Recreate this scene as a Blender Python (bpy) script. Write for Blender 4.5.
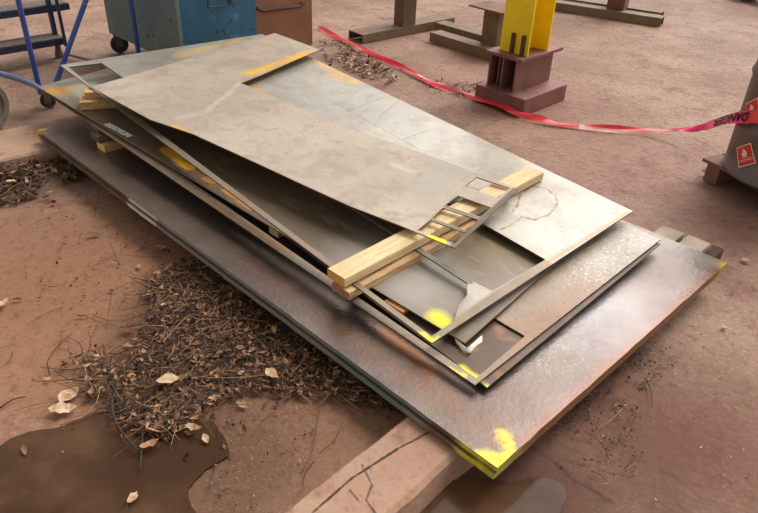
import bpy, bmesh, math, random
from mathutils import Vector, Matrix, noise
random.seed(7)
for o in list(bpy.data.objects): bpy.data.objects.remove(o)
scn = bpy.context.scene
COL = scn.collection
PI = math.pi
rad = math.radians

# ------------------------------------------------------------------ camera
F = 682.6; PITCH = rad(32.66); ROLL = rad(-2.45); CAMH = 1.598
cp, sp = math.cos(PITCH), math.sin(PITCH)
_r0 = Vector((1, 0, 0)); FW = Vector((0, cp, -sp)); _d0 = Vector((0, -sp, -cp))
CR = _r0 * math.cos(ROLL) + _d0 * math.sin(ROLL)
CD = -_r0 * math.sin(ROLL) + _d0 * math.cos(ROLL)
CAM = Vector((0, 0, CAMH))
cd = bpy.data.cameras.new('camera'); cam = bpy.data.objects.new('camera', cd); COL.objects.link(cam)
cd.sensor_width = 36; cd.lens = F / 758 * 36; cd.clip_start = .02; cd.clip_end = 200
m = Matrix.Identity(4)
for i in range(3):
    m[i][0] = CR[i]; m[i][1] = -CD[i]; m[i][2] = -FW[i]; m[i][3] = CAM[i]
cam.matrix_world = m
scn.camera = cam

# ------------------------------------------------------------------ sky and light
w = bpy.data.worlds.new('world'); scn.world = w; w.use_nodes = True
nt = w.node_tree; nt.nodes.clear()
wo = nt.nodes.new('ShaderNodeOutputWorld'); bg = nt.nodes.new('ShaderNodeBackground')
tc = nt.nodes.new('ShaderNodeTexCoord')
dt = nt.nodes.new('ShaderNodeVectorMath'); dt.operation = 'DOT_PRODUCT'
bd = Vector((.58, .66, .48)).normalized(); dt.inputs[1].default_value = bd
mr = nt.nodes.new('ShaderNodeMapRange'); mr.interpolation_type = 'SMOOTHSTEP'
mr.inputs['From Min'].default_value = .66; mr.inputs['From Max'].default_value = 1.0
mx = nt.nodes.new('ShaderNodeMix'); mx.data_type = 'RGBA'
mx.inputs[6].default_value = (.50, .465, .43, 1)
mx.inputs[7].default_value = (4.2, 4.15, 4.1, 1)
nt.links.new(tc.outputs['Generated'], dt.inputs[0]); nt.links.new(dt.outputs['Value'], mr.inputs['Value'])
nt.links.new(mr.outputs[0], mx.inputs[0]); nt.links.new(mx.outputs[2], bg.inputs['Color'])
bg.inputs['Strength'].default_value = 1.0
nt.links.new(bg.outputs[0], wo.inputs['Surface'])
sd = bpy.data.lights.new('sun', 'SUN'); sd.energy = 1.75; sd.angle = rad(24); sd.color = (1, .95, .88)
sun = bpy.data.objects.new('sun', sd); COL.objects.link(sun)
sun.rotation_euler = Vector((-.50, -.42, -1)).to_track_quat('-Z', 'Y').to_euler(); sun.location = (3, 3, 5)
scn.view_settings.view_transform = 'Standard'; scn.view_settings.look = 'None'
scn.view_settings.exposure = 0.0; scn.view_settings.gamma = 1; scn.view_settings.use_curve_mapping = False

# ------------------------------------------------------------------ helpers
def at(px, py, z):
    v = CR * ((px - 379) / F) + CD * ((py - 256.5) / F) + FW
    return CAM + v * ((z - CAMH) / v.z)
def pix(P):
    v = Vector(P) - CAM
    return (379 + F * v.dot(CR) / v.dot(FW), 256.5 + F * v.dot(CD) / v.dot(FW))
def on(zf, px, py):
    z = .3
    for i in range(40):
        p = at(px, py, z); z = .5 * z + .5 * zf(p.x, p.y)
    p = at(px, py, z); p.z = zf(p.x, p.y); return p
def at_wall(px, py, P0, n):
    v = CR * ((px - 379) / F) + CD * ((py - 256.5) / F) + FW
    return CAM + v * ((Vector(P0) - CAM).dot(n) / v.dot(n))
def plane(an):                      # z = a + b x + c y through three or more anchors (least squares)
    A = [[0] * 4 for _ in range(3)]
    for px, py, z in an:
        p = at(px, py, z); r = (1, p.x, p.y)
        for i in range(3):
            for j in range(3): A[i][j] += r[i] * r[j]
            A[i][3] += r[i] * z
    for i in range(3):
        k = max(range(i, 3), key=lambda q: abs(A[q][i])); A[i], A[k] = A[k], A[i]
        for q in range(3):
            if q != i:
                f_ = A[q][i] / A[i][i]
                for j in range(4): A[q][j] -= f_ * A[i][j]
    a, b, c = (A[i][3] / A[i][i] for i in range(3))
    return lambda x, y: a + b * x + c * y
def C(r, g, b):
    f_ = lambda v: (v / 255 / 12.92) if v / 255 <= .04045 else ((v / 255 + .055) / 1.055) ** 2.4
    return (f_(r), f_(g), f_(b), 1)

EY = Vector((.697, .717, 0)).normalized()      # short way of the plates
EX = Vector((.717, -.697, 0)).normalized()     # long way of the plates
UP = Vector((0, 0, 1))

ALLM = []
class Mat:
    """procedural material; spots are marks with a place of their own: (a, b, radius, softness, colour, noise, strength)"""
    def __init__(s, name, base, var=None, scale=6, rough=.6, metal=0., bump=.15, bscale=40, spots=(), contrast=(.35, .65), var2=None, scale2=25, c2=(.55, .7),
                 stretch=None, rough_var=0., spec=.5):
        s.m = bpy.data.materials.new(name); s.m.use_nodes = True
        s.nt = s.m.node_tree; N = s.nt.nodes; s.b = N['Principled BSDF']; L = s.nt.links
        g = N.new('ShaderNodeNewGeometry'); s.P = g.outputs['Position']; vec = s.P
        if stretch:
            mp = N.new('ShaderNodeMapping'); mp.vector_type = 'TEXTURE'; mp.inputs['Scale'].default_value = tuple(1 / q for q in stretch[1]); mp.inputs['Rotation'].default_value = (0, 0, stretch[0])
            L.new(s.P, mp.inputs['Vector']); vec = mp.outputs[0]
        s.vec = vec
        s.col = s.rgb(base)
        if var: s.col = s.mix(s.noise(scale, contrast), s.col, var)
        if var2: s.col = s.mix(s.noise(scale2, c2, off=5.3), s.col, var2)
        for sp_ in spots: s.spot(*sp_)
        s.b.inputs['Roughness'].default_value = rough; s.b.inputs['Metallic'].default_value = metal
        s.b.inputs['Specular IOR Level'].default_value = spec
        if rough_var:
            r = N.new('ShaderNodeMapRange'); n = s.noise(scale * 1.7, (.35, .65), off=2.2)
            L.new(n, r.inputs['Value']); r.inputs['To Min'].default_value = rough - rough_var; r.inputs['To Max'].default_value = rough + rough_var
            L.new(r.outputs[0], s.b.inputs['Roughness'])
        if bump:
            n = N.new('ShaderNodeTexNoise'); n.inputs['Scale'].default_value = bscale; n.inputs['Detail'].default_value = 6
            L.new(vec, n.inputs['Vector'])
            bp = N.new('ShaderNodeBump'); bp.inputs['Strength'].default_value = bump; bp.inputs['Distance'].default_value = .01
            L.new(n.outputs['Fac'], bp.inputs['Height']); L.new(bp.outputs[0], s.b.inputs['Normal'])
        ALLM.append(s)
    def rgb(s, c):
        n = s.nt.nodes.new('ShaderNodeRGB'); n.outputs[0].default_value = c; return n.outputs[0]
    def math(s, op, a, b=None, clamp=False):
        n = s.nt.nodes.new('ShaderNodeMath'); n.operation = op; n.use_clamp = clamp
        for i, v in enumerate((a, b)):
            if v is None: continue
            if isinstance(v, (int, float)): n.inputs[i].default_value = v
            else: s.nt.links.new(v, n.inputs[i])
        return n.outputs[0]
    def vm(s, op, a, b):
        n = s.nt.nodes.new('ShaderNodeVectorMath'); n.operation = op
        for i, v in enumerate((a, b)):
            if hasattr(v, 'is_linked') or isinstance(v, bpy.types.NodeSocket): s.nt.links.new(v, n.inputs[i])
            elif op == 'SCALE': pass
            else: n.inputs[i].default_value = v
        return n
    def noise(s, scale, mm=(.35, .65), off=0., detail=7, dist=0.):
        n = s.nt.nodes.new('ShaderNodeTexNoise'); n.inputs['Scale'].default_value = scale; n.inputs['Detail'].default_value = detail
        n.inputs['Roughness'].default_value = .6; n.inputs['Distortion'].default_value = dist
        v = s.vm('ADD', s.vec, (off, off * .7, off * 1.3)).outputs[0]; s.nt.links.new(v, n.inputs['Vector'])
        r = s.nt.nodes.new('ShaderNodeMapRange'); r.inputs['From Min'].default_value = mm[0]; r.inputs['From Max'].default_value = mm[1]
        s.nt.links.new(n.outputs['Fac'], r.inputs['Value']); return r.outputs[0]
    def mix(s, fac, a, b):
        n = s.nt.nodes.new('ShaderNodeMix'); n.data_type = 'RGBA'
        if isinstance(fac, (int, float)): n.inputs[0].default_value = fac
        else: s.nt.links.new(fac, n.inputs[0])
        for i, v in ((6, a), (7, b)):
            if isinstance(v, bpy.types.NodeSocket): s.nt.links.new(v, n.inputs[i])
            else: n.inputs[i].default_value = v
        return n.outputs[2]
    def segdist(s, a, b):
        a = Vector(a); b = Vector(b); ba = b - a
        pa = s.vm('SUBTRACT', s.P, a).outputs[0]
        if ba.length < 1e-5:
            n = s.nt.nodes.new('ShaderNodeVectorMath'); n.operation = 'LENGTH'; s.nt.links.new(pa, n.inputs[0]); return n.outputs['Value']
        d = s.vm('DOT_PRODUCT', pa, ba / ba.dot(ba)).outputs['Value']
        h = s.math('ADD', d, 0., True)
        n = s.nt.nodes.new('ShaderNodeVectorMath'); n.operation = 'SCALE'; n.inputs[0].default_value = ba; s.nt.links.new(h, n.inputs['Scale'])
        q = s.vm('SUBTRACT', pa, n.outputs[0]).outputs[0]
        n = s.nt.nodes.new('ShaderNodeVectorMath'); n.operation = 'LENGTH'; s.nt.links.new(q, n.inputs[0]); return n.outputs['Value']
    def mask(s, a, b, r, soft, nz, nscale=30):
        d = s.segdist(a, b)
        if nz: 
            n = s.noise(nscale, (0, 1), off=random.random() * 9, detail=5)
            d = s.math('ADD', d, s.math('MULTIPLY', s.math('SUBTRACT', n, .5), nz))
        k = s.nt.nodes.new('ShaderNodeMapRange'); k.inputs['From Min'].default_value = r + soft; k.inputs['From Max'].default_value = max(r - soft, 0)
        s.nt.links.new(d, k.inputs['Value']); return k.outputs[0]
    def spot(s, a, b, r, soft, colour, nz=.0, strength=1., nscale=30):
        k = s.mask(a, b, r, soft, nz, nscale)
        s.col = s.mix(s.math('MULTIPLY', k, strength), s.col, colour)

# ---- meshes
def catmull(P, n=8):
    out = []
    for i in range(len(P) - 1):
        p0, p1, p2, p3 = P[max(i - 1, 0)], P[i], P[i + 1], P[min(i + 2, len(P) - 1)]
        for k in range(n):
            t = k / n; out.append(.5 * ((2 * p1) + (p2 - p0) * t + (2 * p0 - 5 * p1 + 4 * p2 - p3) * t * t + (3 * p1 - p0 - 3 * p2 + p3) * t ** 3))
    return out + [P[-1]]
def box_bm(bm, c, ax, ay, az, sx, sy, sz, bev=0.):
    vs = [bm.verts.new(c + ax * (i * sx / 2) + ay * (j * sy / 2) + az * (k * sz / 2)) for i in (-1, 1) for j in (-1, 1) for k in (-1, 1)]
    fs = [bm.faces.new([vs[q] for q in f]) for f in ((0, 1, 3, 2), (4, 6, 7, 5), (0, 4, 5, 1), (2, 3, 7, 6), (0, 2, 6, 4), (1, 5, 7, 3))]
    if bev: bmesh.ops.bevel(bm, geom=list({e for f in fs for e in f.edges}), offset=bev, segments=2, affect='EDGES', profile=.6)
def tube_bm(bm, pts, r, n=10, cap=True):
    pts = [Vector(p) for p in pts]; rings = []; u = None
    for i, p in enumerate(pts):
        t = (pts[min(i + 1, len(pts) - 1)] - pts[max(i - 1, 0)]).normalized()
        if u is None: u = t.cross(UP if abs(t.z) < .9 else Vector((1, 0, 0))).normalized()
        else: u = (u - t * u.dot(t)).normalized()
        v = t.cross(u); rr = r[i] if isinstance(r, (list, tuple)) else r
        rings.append([bm.verts.new(p + (u * math.cos(a) + v * math.sin(a)) * rr) for a in (2 * PI * k / n for k in range(n))])
    for a, b in zip(rings, rings[1:]):
        for k in range(n): bm.faces.new((a[k], a[(k + 1) % n], b[(k + 1) % n], b[k]))
    if cap: bm.faces.new(rings[0][::-1]); bm.faces.new(rings[-1])
def lathe_bm(bm, c, axis, prof, n=40):
    axis = axis.normalized(); u = axis.cross(UP if abs(axis.z) < .9 else Vector((1, 0, 0))).normalized(); v = axis.cross(u); rings = []
    for r, h in prof:
        rings.append([bm.verts.new(c + axis * h + (u * math.cos(a) + v * math.sin(a)) * r) for a in (2 * PI * k / n for k in range(n))] if r > 1e-6 else [bm.verts.new(c + axis * h)])
    for a, b in zip(rings, rings[1:]):
        for k in range(n):
            q = [a[k % len(a)], a[(k + 1) % len(a)], b[(k + 1) % len(b)], b[k % len(b)]]; q = list(dict.fromkeys(q))
            if len(q) > 2: bm.faces.new(q)
def link(name, bm, mats, parent=None, smooth=False, origin=None, recalc=True):
    if recalc: bmesh.ops.recalc_face_normals(bm, faces=bm.faces)
    me = bpy.data.meshes.new(name)
    if origin is None:
        xs = [v.co for v in bm.verts]
        origin = Vector(((min(v.x for v in xs) + max(v.x for v in xs)) / 2, (min(v.y for v in xs) + max(v.y for v in xs)) / 2, min(v.z for v in xs)))
    bmesh.ops.translate(bm, vec=-origin, verts=bm.verts)
    bm.to_mesh(me); bm.free()
    for q in (mats if isinstance(mats, (list, tuple)) else [mats]): me.materials.append(q.m if isinstance(q, Mat) else q)
    if smooth:
        for p in me.polygons: p.use_smooth = True
    o = bpy.data.objects.new(name, me); COL.objects.link(o)
    if parent is not None: o.parent = parent; o.location = origin - W0[parent.name]
    else: o.location = origin
    W0[o.name] = origin.copy(); return o
W0 = {}
def tag(o, label, cat, group=None, kind=None):
    if label: o['label'] = label
    if cat: o['category'] = cat
    if group: o['group'] = group
    if kind: o['kind'] = kind
    return o
def thing(name, loc, label, cat, group=None):
    o = bpy.data.objects.new(name, None); COL.objects.link(o); o.location = loc; o.empty_display_size = .1
    W0[o.name] = Vector(loc); return tag(o, label, cat, group)
def struct(o): o['kind'] = 'structure'; return o
def densify(pts, step=.12):
    out = []
    for a, b in zip(pts, pts[1:] + pts[:1]):
        n = max(1, int((b - a).length / step))
        out += [a.lerp(b, i / n) for i in range(n)]
    return out
def sheet(name, outline, holes, zf, th, mats, parent=None, wobble=0., grid=.15):
    """a cut plate: outline and openings given where they are seen, laid on the surface zf"""
    bm = bmesh.new(); es = []
    for k, loop in enumerate([outline] + list(holes)):
        pts = [on(zf, *p) if not isinstance(p, Vector) else p for p in loop]
        if wobble: pts = densify(pts, .05)
        vs = []
        for p in pts:
            q = Vector((p.x, p.y, 0))
            if wobble: q += Vector((noise.noise(q * 13), noise.noise(q * 13 + Vector((9, 0, 0))), 0)) * wobble
            vs.append(bm.verts.new(q))
        es += [bm.edges.new((a, b)) for a, b in zip(vs, vs[1:] + vs[:1])]
    bmesh.ops.triangle_fill(bm, edges=es, use_beauty=True, use_dissolve=False)
    if grid:
        xs = [v.co.x for v in bm.verts]; ys = [v.co.y for v in bm.verts]
        for ax, lo, hi in ((0, min(xs), max(xs)), (1, min(ys), max(ys))):
            t = lo + grid
            while t < hi:
                co = Vector((0, 0, 0)); co[ax] = t; no = Vector((0, 0, 0)); no[ax] = 1
                bmesh.ops.bisect_plane(bm, geom=bm.verts[:] + bm.edges[:] + bm.faces[:], plane_co=co, plane_no=no, dist=1e-5); t += grid
    bmesh.ops.recalc_face_normals(bm, faces=bm.faces)
    if bm.faces[0].normal.z < 0: bmesh.ops.reverse_faces(bm, faces=bm.faces)
    for v in bm.verts: v.co.z = zf(v.co.x, v.co.y)
    top = bm.faces[:]
    r = bmesh.ops.extrude_face_region(bm, geom=top)
    low = [g for g in r['geom'] if isinstance(g, bmesh.types.BMVert)]
    for v in low: v.co.z -= th
    # the extruded copies become the underside; side faces get material 1
    bmesh.ops.recalc_face_normals(bm, faces=bm.faces)
    if len(mats) > 1:
        for f in bm.faces:
            f.normal_update()
            if abs(f.normal.z) < .5: f.material_index = 1
    return link(name, bm, mats, parent, recalc=False)

# ------------------------------------------------------------------ colours
YEL = C(238, 222, 20); ORA = C(222, 158, 30); WHT = C(225, 222, 212)
T = .140                                   # top of the thick plates
zT = lambda x, y: T
zS2 = plane([(37, 87, T + .125), (475, 385, T + .033), (660, 240, T + .049)])
zS2a = lambda x, y: zS2(x, y) - .0085
zS2b = plane([(37, 87, T + .142), (465, 343, T + .055), (553, 265, T + .066)])
_s3 = plane([(60, 65, T + .245), (432, 343, T + .078), (633, 211, T + .105), (262, 34, T + .250)])
zS3 = lambda x, y: max(_s3(x, y), zS2b(x, y) + .009)
_s4 = plane([(91, 87, T + .258), (455, 247, T + .172), (518, 189, T + .170), (275, 33, T + .262)])
_nk = at(318, 52, T + .26)
zS4 = lambda x, y: max(_s4(x, y), zS3(x, y) + .0075) + .022 * math.exp(-((x - _nk.x) ** 2 + (y - _nk.y) ** 2) / .16)

# ------------------------------------------------------------------ ground
g3 = lambda x, y: at(x, y, 0)
gm = Mat('reddish_dusty_concrete', C(136, 104, 88), C(166, 136, 118), scale=1.1, rough=.8, bump=.6, bscale=26, contrast=(.38, .62), var2=C(126, 88, 76), scale2=5, c2=(.52, .72), spec=.3)
k = gm.noise(60, (.5, .75), off=3.); gm.col = gm.mix(gm.math('MULTIPLY', k, .45), gm.col, C(205, 178, 160))
k = gm.noise(38, (.56, .72), off=8.); gm.col = gm.mix(gm.math('MULTIPLY', k, .5), gm.col, C(88, 62, 52))
gm.spot(g3(120, 300), g3(-20, 330), .62, .25, C(150, 106, 76), .35, .75, 6)          # brown dirt on the left
gm.spot(g3(60, 240), g3(300, 440), .42, .2, C(134, 94, 68), .3, .7, 6)
gm.spot(g3(700, 430), g3(570, 430), .35, .3, C(116, 80, 66), .35, .6, 6)
gm.spot(g3(300, 330), g3(180, 330), .2, .14, C(62, 44, 33), .25, .85, 9)              # darker soil under the litter
gm.spot(g3(40, 185), g3(60, 180), .16, .1, C(84, 60, 46), .2, .7, 9)
gm.spot(g3(470, 505), g3(520, 500), .2, .1, C(66, 44, 32), .2, .95, 9)
gm.spot(g3(120, 500), g3(200, 470), .28, .1, C(96, 68, 50), .2, .8, 9)
gm.spot(g3(165, 278), g3(158, 275), .05, .035, C(80, 58, 48), .06, .8)
gm.spot(g3(15, 118), g3(70, 118), .10, .09, C(88, 66, 56), .2, .6, 9)  # shadow under the ladder, painted into the floor colour
k = gm.mask(g3(470, 60), g3(740, 240), .30, .45, .6, 2.5); gm.col = gm.mix(gm.math('MULTIPLY', k, .5), gm.col, C(138, 92, 82))
k = gm.noise(14, (.5, .72), off=5., dist=1.2); gm.col = gm.mix(gm.math('MULTIPLY', k, .45), gm.col, C(112, 78, 66))
k = gm.noise(150, (.60, .72), off=2.); gm.col = gm.mix(gm.math('MULTIPLY', k, .5), gm.col, C(206, 180, 160))
gm.spot(g3(680, 440), g3(590, 400), .22, .3, C(104, 68, 52), .5, .75, 5)
gm.spot(g3(650, 480), g3(560, 505), .12, .2, C(96, 64, 50), .5, .6, 7)
gm.spot(g3(560, 405), g3(620, 350), .06, .06, C(70, 46, 38), .15, .8, 14)  # shadow along the plate edge, with some damp, painted into the floor
k = gm.noise(26, (.55, .68), off=15., dist=.6); gm.col = gm.mix(gm.math('MULTIPLY', k, .5), gm.col, C(84, 58, 46))
def crack(*pts, r=.003, st=.9, nz=.006):
    for a, b in zip(pts, pts[1:]): gm.spot(g3(*a), g3(*b), r, r * .9, C(66, 44, 34), nz, st, 60)
crack((8, 259), (140, 214), r=.0035)
crack((100, 185), (93, 225), (110, 242), (118, 262)); crack((112, 290), (105, 330))
crack((533, 447), (556, 462), (575, 480), (592, 488), (610, 500), r=.006, nz=.02, st=.8); crack((560, 458), (600, 470), (640, 478), r=.003, nz=.02, st=.7)
crack((590, 148), (640, 162), (700, 186), r=.006, st=.5)
# wet places are smooth, the dry ground is dusty
bm = bmesh.new()
def gz(x, y):
    d = 0
    return .004 * noise.noise(Vector((x * 3, y * 3, 0))) + .0025 * noise.noise(Vector((x * 11, y * 11, 4)))
xs = [-40, -20, -12, -8, -6] + [-5 + i * .06 for i in range(167)] + [6, 8, 12, 20, 40]
ys = [-6, -3, -1, 0] + [.3 + i * .06 for i in range(130)] + [9, 10, 12, 15, 20, 30, 45]
V = [[bm.verts.new((x, y, gz(x, y) - .004)) for x in xs] for y in ys]
for j in range(len(ys) - 1):
    for i in range(len(xs) - 1): bm.faces.new((V[j][i], V[j][i + 1], V[j + 1][i + 1], V[j + 1][i]))
struct(link('floor', bm, gm, smooth=True, origin=Vector((0, 0, 0))))

def pool(name, pts, label, zz=.004):
    bm = bmesh.new(); P = [at(x, y, zz) for x, y in pts]; P = catmull(P + P[:1], 8)[:-1]; P = densify(P, .03); vs = []
    for p in P:
        q = p + Vector((noise.noise(p * 9), noise.noise(p * 9 + Vector((5, 5, 0))), 0)) * .035 + Vector((noise.noise(p * 30), noise.noise(p * 31 + Vector((5, 5, 0))), 0)) * .008
        vs.append(bm.verts.new((q.x, q.y, zz)))
    f = bm.faces.new(vs)
    if f.normal.z < 0: f.normal_flip()
    r = bmesh.ops.extrude_face_region(bm, geom=[f]); 
    for v in r['geom']:
        if isinstance(v, bmesh.types.BMVert): v.co.z -= .012
    bmesh.ops.recalc_face_normals(bm, faces=bm.faces)
    return tag(link(name, bm, water, origin=P[0]), label, 'puddle')
water = Mat('muddy_water', C(92, 66, 47), C(74, 52, 38), scale=5, rough=.12, bump=.0, spec=.2, contrast=(.42, .6), var2=C(66, 44, 30), scale2=3, c2=(.45, .6))

# kerbs (low concrete strips that carry the plates)
cm = Mat('worn_concrete', C(160, 124, 104), C(182, 150, 126), scale=3, rough=.85, bump=.4, bscale=30, var2=C(138, 96, 76), scale2=9)
k = cm.noise(60, (.55, .7), off=3.); cm.col = cm.mix(cm.math('MULTIPLY', k, .4), cm.col, C(110, 76, 60))
k3 = lambda x, y, z=.098: at(x, y, z)
for a, b in (((312, 513), (352, 478)), ((352, 478), (388, 455)), ((388, 455), (397, 449)), ((397, 449), (420, 437)), ((420, 437), (436, 427))):
    cm.spot(k3(*a, .094), k3(*b, .094), .0032, .0018, C(58, 38, 30), .012, 1, 25)
for a, b in (((362, 465), (372, 485)), ((372, 485), (366, 500)), ((366, 500), (375, 513)), ((350, 490), (358, 500))):
    cm.spot(k3(*a, .094), k3(*b, .094), .003, .002, C(90, 62, 48), .008, .9, 30)
def kerb(name, p0, p1, q0, q1, top, extra):
    # p: left edge, q: right edge on the top face, as seen
    P0, P1, Q0, Q1 = at(*p0, top), at(*p1, top), at(*q0, top), at(*q1, top)
    d = (P1 - P0).normalized(); wv = (Q0 - P0); wv -= d * wv.dot(d)
    bm = bmesh.new(); n = 60; rows = []; Lg = (P1 - P0).length + .9 + extra
    st = P0 - d * .9
    for i in range(n + 1):
        c = st + d * (Lg * i / n)
        e1 = .006 * noise.noise(c * 9); e2 = .008 * noise.noise(c * 8 + Vector((3, 3, 3)))
        a = c + wv * e1 / wv.length; b = c + wv * (1 + e2 / wv.length)
        wn = wv.normalized()
        prof = [a + wn * -.01 - UP * (top + .02), a - UP * .012, a + wn * .01, b - wn * .014, b - UP * .014, b + wn * .012 - UP * (top + .02)]
        prof[2] = prof[2] - UP * 0.001
        rows.append([bm.verts.new(v) for v in prof])
    for a, b in zip(rows, rows[1:]):
        for k in range(5): bm.faces.new((a[k], a[k + 1], b[k + 1], b[k]))
    bm.faces.new(rows[0]); bm.faces.new(rows[-1][::-1])
    return struct(link(name, bm, cm))
kerb('trim_1', (280, 513), (408, 414), (392, 513), (462, 452), .094, .55)
kerb('trim_2', (0, 160), (55, 148), (0, 130), (40, 124), .070, .45)
pool('puddle', [(-25, 460), (10, 440), (55, 425), (90, 412), (130, 415), (180, 418), (218, 428), (222, 455), (200, 475), (188, 495), (190, 530), (60, 540), (-30, 530)], 'brown muddy puddle at the bottom left corner')
pool('puddle', [(420, 500), (450, 480), (490, 478), (530, 480), (558, 487), (562, 505), (540, 530), (470, 545), (400, 530)], 'small dark puddle under the front corner of the thick plates')

# ------------------------------------------------------------------ bottom plates
B0 = at(497, 468, T); EXb = (B0 - at(37, 130, T)).normalized(); EYb = Vector((-EXb.y, EXb.x, 0))
Lb = (B0 - at(37, 130, T)).length; Wb = 1.525
def rect(B, L, W): return [B - EXb * L, B, B + EYb * W, B - EXb * L + EYb * W]
pc = rect(B0, Lb, Wb)
u_ = lambda f1, f2, z=T: pc[1] + (pc[0] - pc[1]) * f1 + (pc[2] - pc[1]) * f2 + UP * (z - T)
spots_top = [
    (u_(.0, .06), u_(1, .05), .035, .05, C(116, 88, 72), .10, .5, 14),     # rusty front border
    (u_(.55, .13), u_(.0, .16), .04, .08, C(104, 78, 70), .12, .35, 10),
    (u_(0, .02), u_(0, 1), .016, .02, C(128, 88, 66), .06, .85, 26), (u_(0, .08), u_(0, 1), .05, .05, C(140, 120, 116), .09, .4, 14),
    (u_(1, .1), u_(.93, .6), .1, .12, C(158, 138, 122), .12, .7, 9),
    (u_(.12, .10), u_(.2, .12), .02, .025, C(170, 110, 66), .06, .7, 30),
    (u_(1, 0), u_(1, 1), .03, .05, C(150, 118, 100), .08, .7, 12),
    (u_(.86, .1), u_(.78, .22), .02, .03, C(146, 96, 64), .1, .5, 25),
    (u_(.015, .0), u_(.0, .02), .02, .02, C(240, 224, 60), .03, .9, 40),
    (u_(.02, .07), u_(.004, .05), .014, .018, C(232, 214, 60), .05, .6, 60),
    (u_(1, .0), u_(.998, .02), .018, .012, C(225, 180, 50), .02, .9, 40),
    (u_(0, .98), u_(.0, 1), .02, .02, C(190, 160, 50), .03, .9, 40),
]
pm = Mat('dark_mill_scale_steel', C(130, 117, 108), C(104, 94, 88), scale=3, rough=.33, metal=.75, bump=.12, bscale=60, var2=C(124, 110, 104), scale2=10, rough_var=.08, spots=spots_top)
k = pm.noise(130, (.62, .7), off=1.); pm.col = pm.mix(pm.math('MULTIPLY', k, .5), pm.col, C(70, 52, 48))
pe = Mat('rusted_cut_edge', C(120, 88, 66), C(96, 70, 54), scale=12, rough=.7, metal=.1, bump=.3, bscale=90, spots=[
    (u_(.62, 0, .12), u_(.1, 0, .12), .06, .02, C(134, 136, 132), .05, .85, 12),
    (u_(.66, 0, .12), u_(.6, 0, .12), .035, .008, C(214, 212, 204), .02, .9, 40),
    (u_(.12, 0, .12), u_(.2, 0, .12), .04, .02, C(96, 124, 112), .03, .6, 20),
    (u_(.035, 0, .12), u_(.0, 0.0, .12), .03, .02, C(226, 214, 60), .05, .85, 30),
    (u_(0, .02, .12), u_(0, 1, .12), .04, .02, C(146, 100, 50), .05, .7, 14),
    (u_(0, .0, .12), u_(0, .06, .12), .03, .02, C(180, 174, 80), .03, .7, 14),
    (u_(0, .97, .12), u_(0, 1, .12), .04, .02, C(190, 160, 40), .04, .8, 14),
    (u_(1, .0, .12), u_(1, .02, .12), .05, .02, C(226, 190, 40), .03, .9, 14)])
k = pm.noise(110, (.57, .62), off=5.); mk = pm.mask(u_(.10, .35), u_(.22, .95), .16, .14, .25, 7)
pm.col = pm.mix(pm.math('MULTIPLY', pm.math('MULTIPLY', k, mk), .35), pm.col, C(214, 206, 202))  # white specks paint the glint of water drops
pm.spot(u_(.12, .55), u_(.3, .85), .22, .2, C(176, 172, 176), .25, .65, 5)  # pale sky sheen painted into the plate colour on the right
k = pm.noise(48, (.52, .62), off=6., dist=1.); mk = pm.mask(u_(.0, .07), u_(.45, .05), .05, .04, .08, 12)
pm.col = pm.mix(pm.math('MULTIPLY', pm.math('MULTIPLY', k, mk), .55), pm.col, C(142, 94, 66))
k = pm.noise(70, (.6, .66), off=16.); pm.col = pm.mix(pm.math('MULTIPLY', k, .4), pm.col, C(150, 118, 96))
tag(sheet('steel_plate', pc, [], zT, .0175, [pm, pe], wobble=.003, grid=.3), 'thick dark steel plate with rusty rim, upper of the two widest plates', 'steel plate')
zL = lambda x, y: T - .0195
pc2 = rect(B0 + Vector((-.006, -.001, 0)), Lb - .006, Wb)
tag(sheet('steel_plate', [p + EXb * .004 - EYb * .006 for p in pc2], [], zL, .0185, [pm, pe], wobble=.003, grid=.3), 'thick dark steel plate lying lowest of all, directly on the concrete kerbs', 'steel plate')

# lumber under the far side
wd = Mat('weathered_wood', C(186, 168, 152), C(158, 140, 124), scale=8, rough=.85, bump=.4, bscale=50, stretch=(0, (1, 1, 1)))
for (px, py, lab) in ((670, 232, 'grey weathered timber block under the far plate edge, nearer the middle'), (696, 242, 'grey weathered timber block under the far plate edge, nearer the right corner')):
    e = at(px, py, .088); bm = bmesh.new()
    box_bm(bm, e - EYb * .33 - UP * .046 + EYb * .01, EYb, EXb, UP, .72, .10, .092, .004)
    tag(link('timber_block', bm, wd), lab, 'timber block')
e = at(716, 249, .06); bm = bmesh.new(); box_bm(bm, e - EYb * .3 - UP * .03 + EYb * .02, EYb, EXb, UP, .62, .05, .06, .004)
tag(link('timber_batten', bm, Mat('dark_wood', C(84, 62, 50), C(62, 46, 38), rough=.9)), 'thin dark batten end poking out beside the two grey blocks', 'batten')

# ------------------------------------------------------------------ cut sheets
def oS(zf, x, y): return on(zf, x, y)
def steel(name, base, var, rough, spots, zf, metal=.35, var2=None, scale=2.5, stretch=None, bump=.08, extra=None, spec=.5, scale2=12):
    sp_ = [(on(zf, *a), on(zf, *b), r, so, c, nz, st, ns) for a, b, r, so, c, nz, st, ns in spots]
    mt = Mat(name, base, var, scale=scale, rough=rough, metal=metal, bump=bump, bscale=70, var2=var2, scale2=scale2, rough_var=.07, spots=sp_, stretch=stretch, spec=spec)
    return mt
edge = Mat('sheet_cut_edge', C(110, 98, 88), C(84, 72, 62), scale=20, rough=.6, metal=.3, bump=.1)
edge_tan = Mat('sheet_rusty_edge', C(150, 118, 78), C(116, 90, 62), scale=12, rough=.65, metal=.2, bump=.1)

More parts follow.
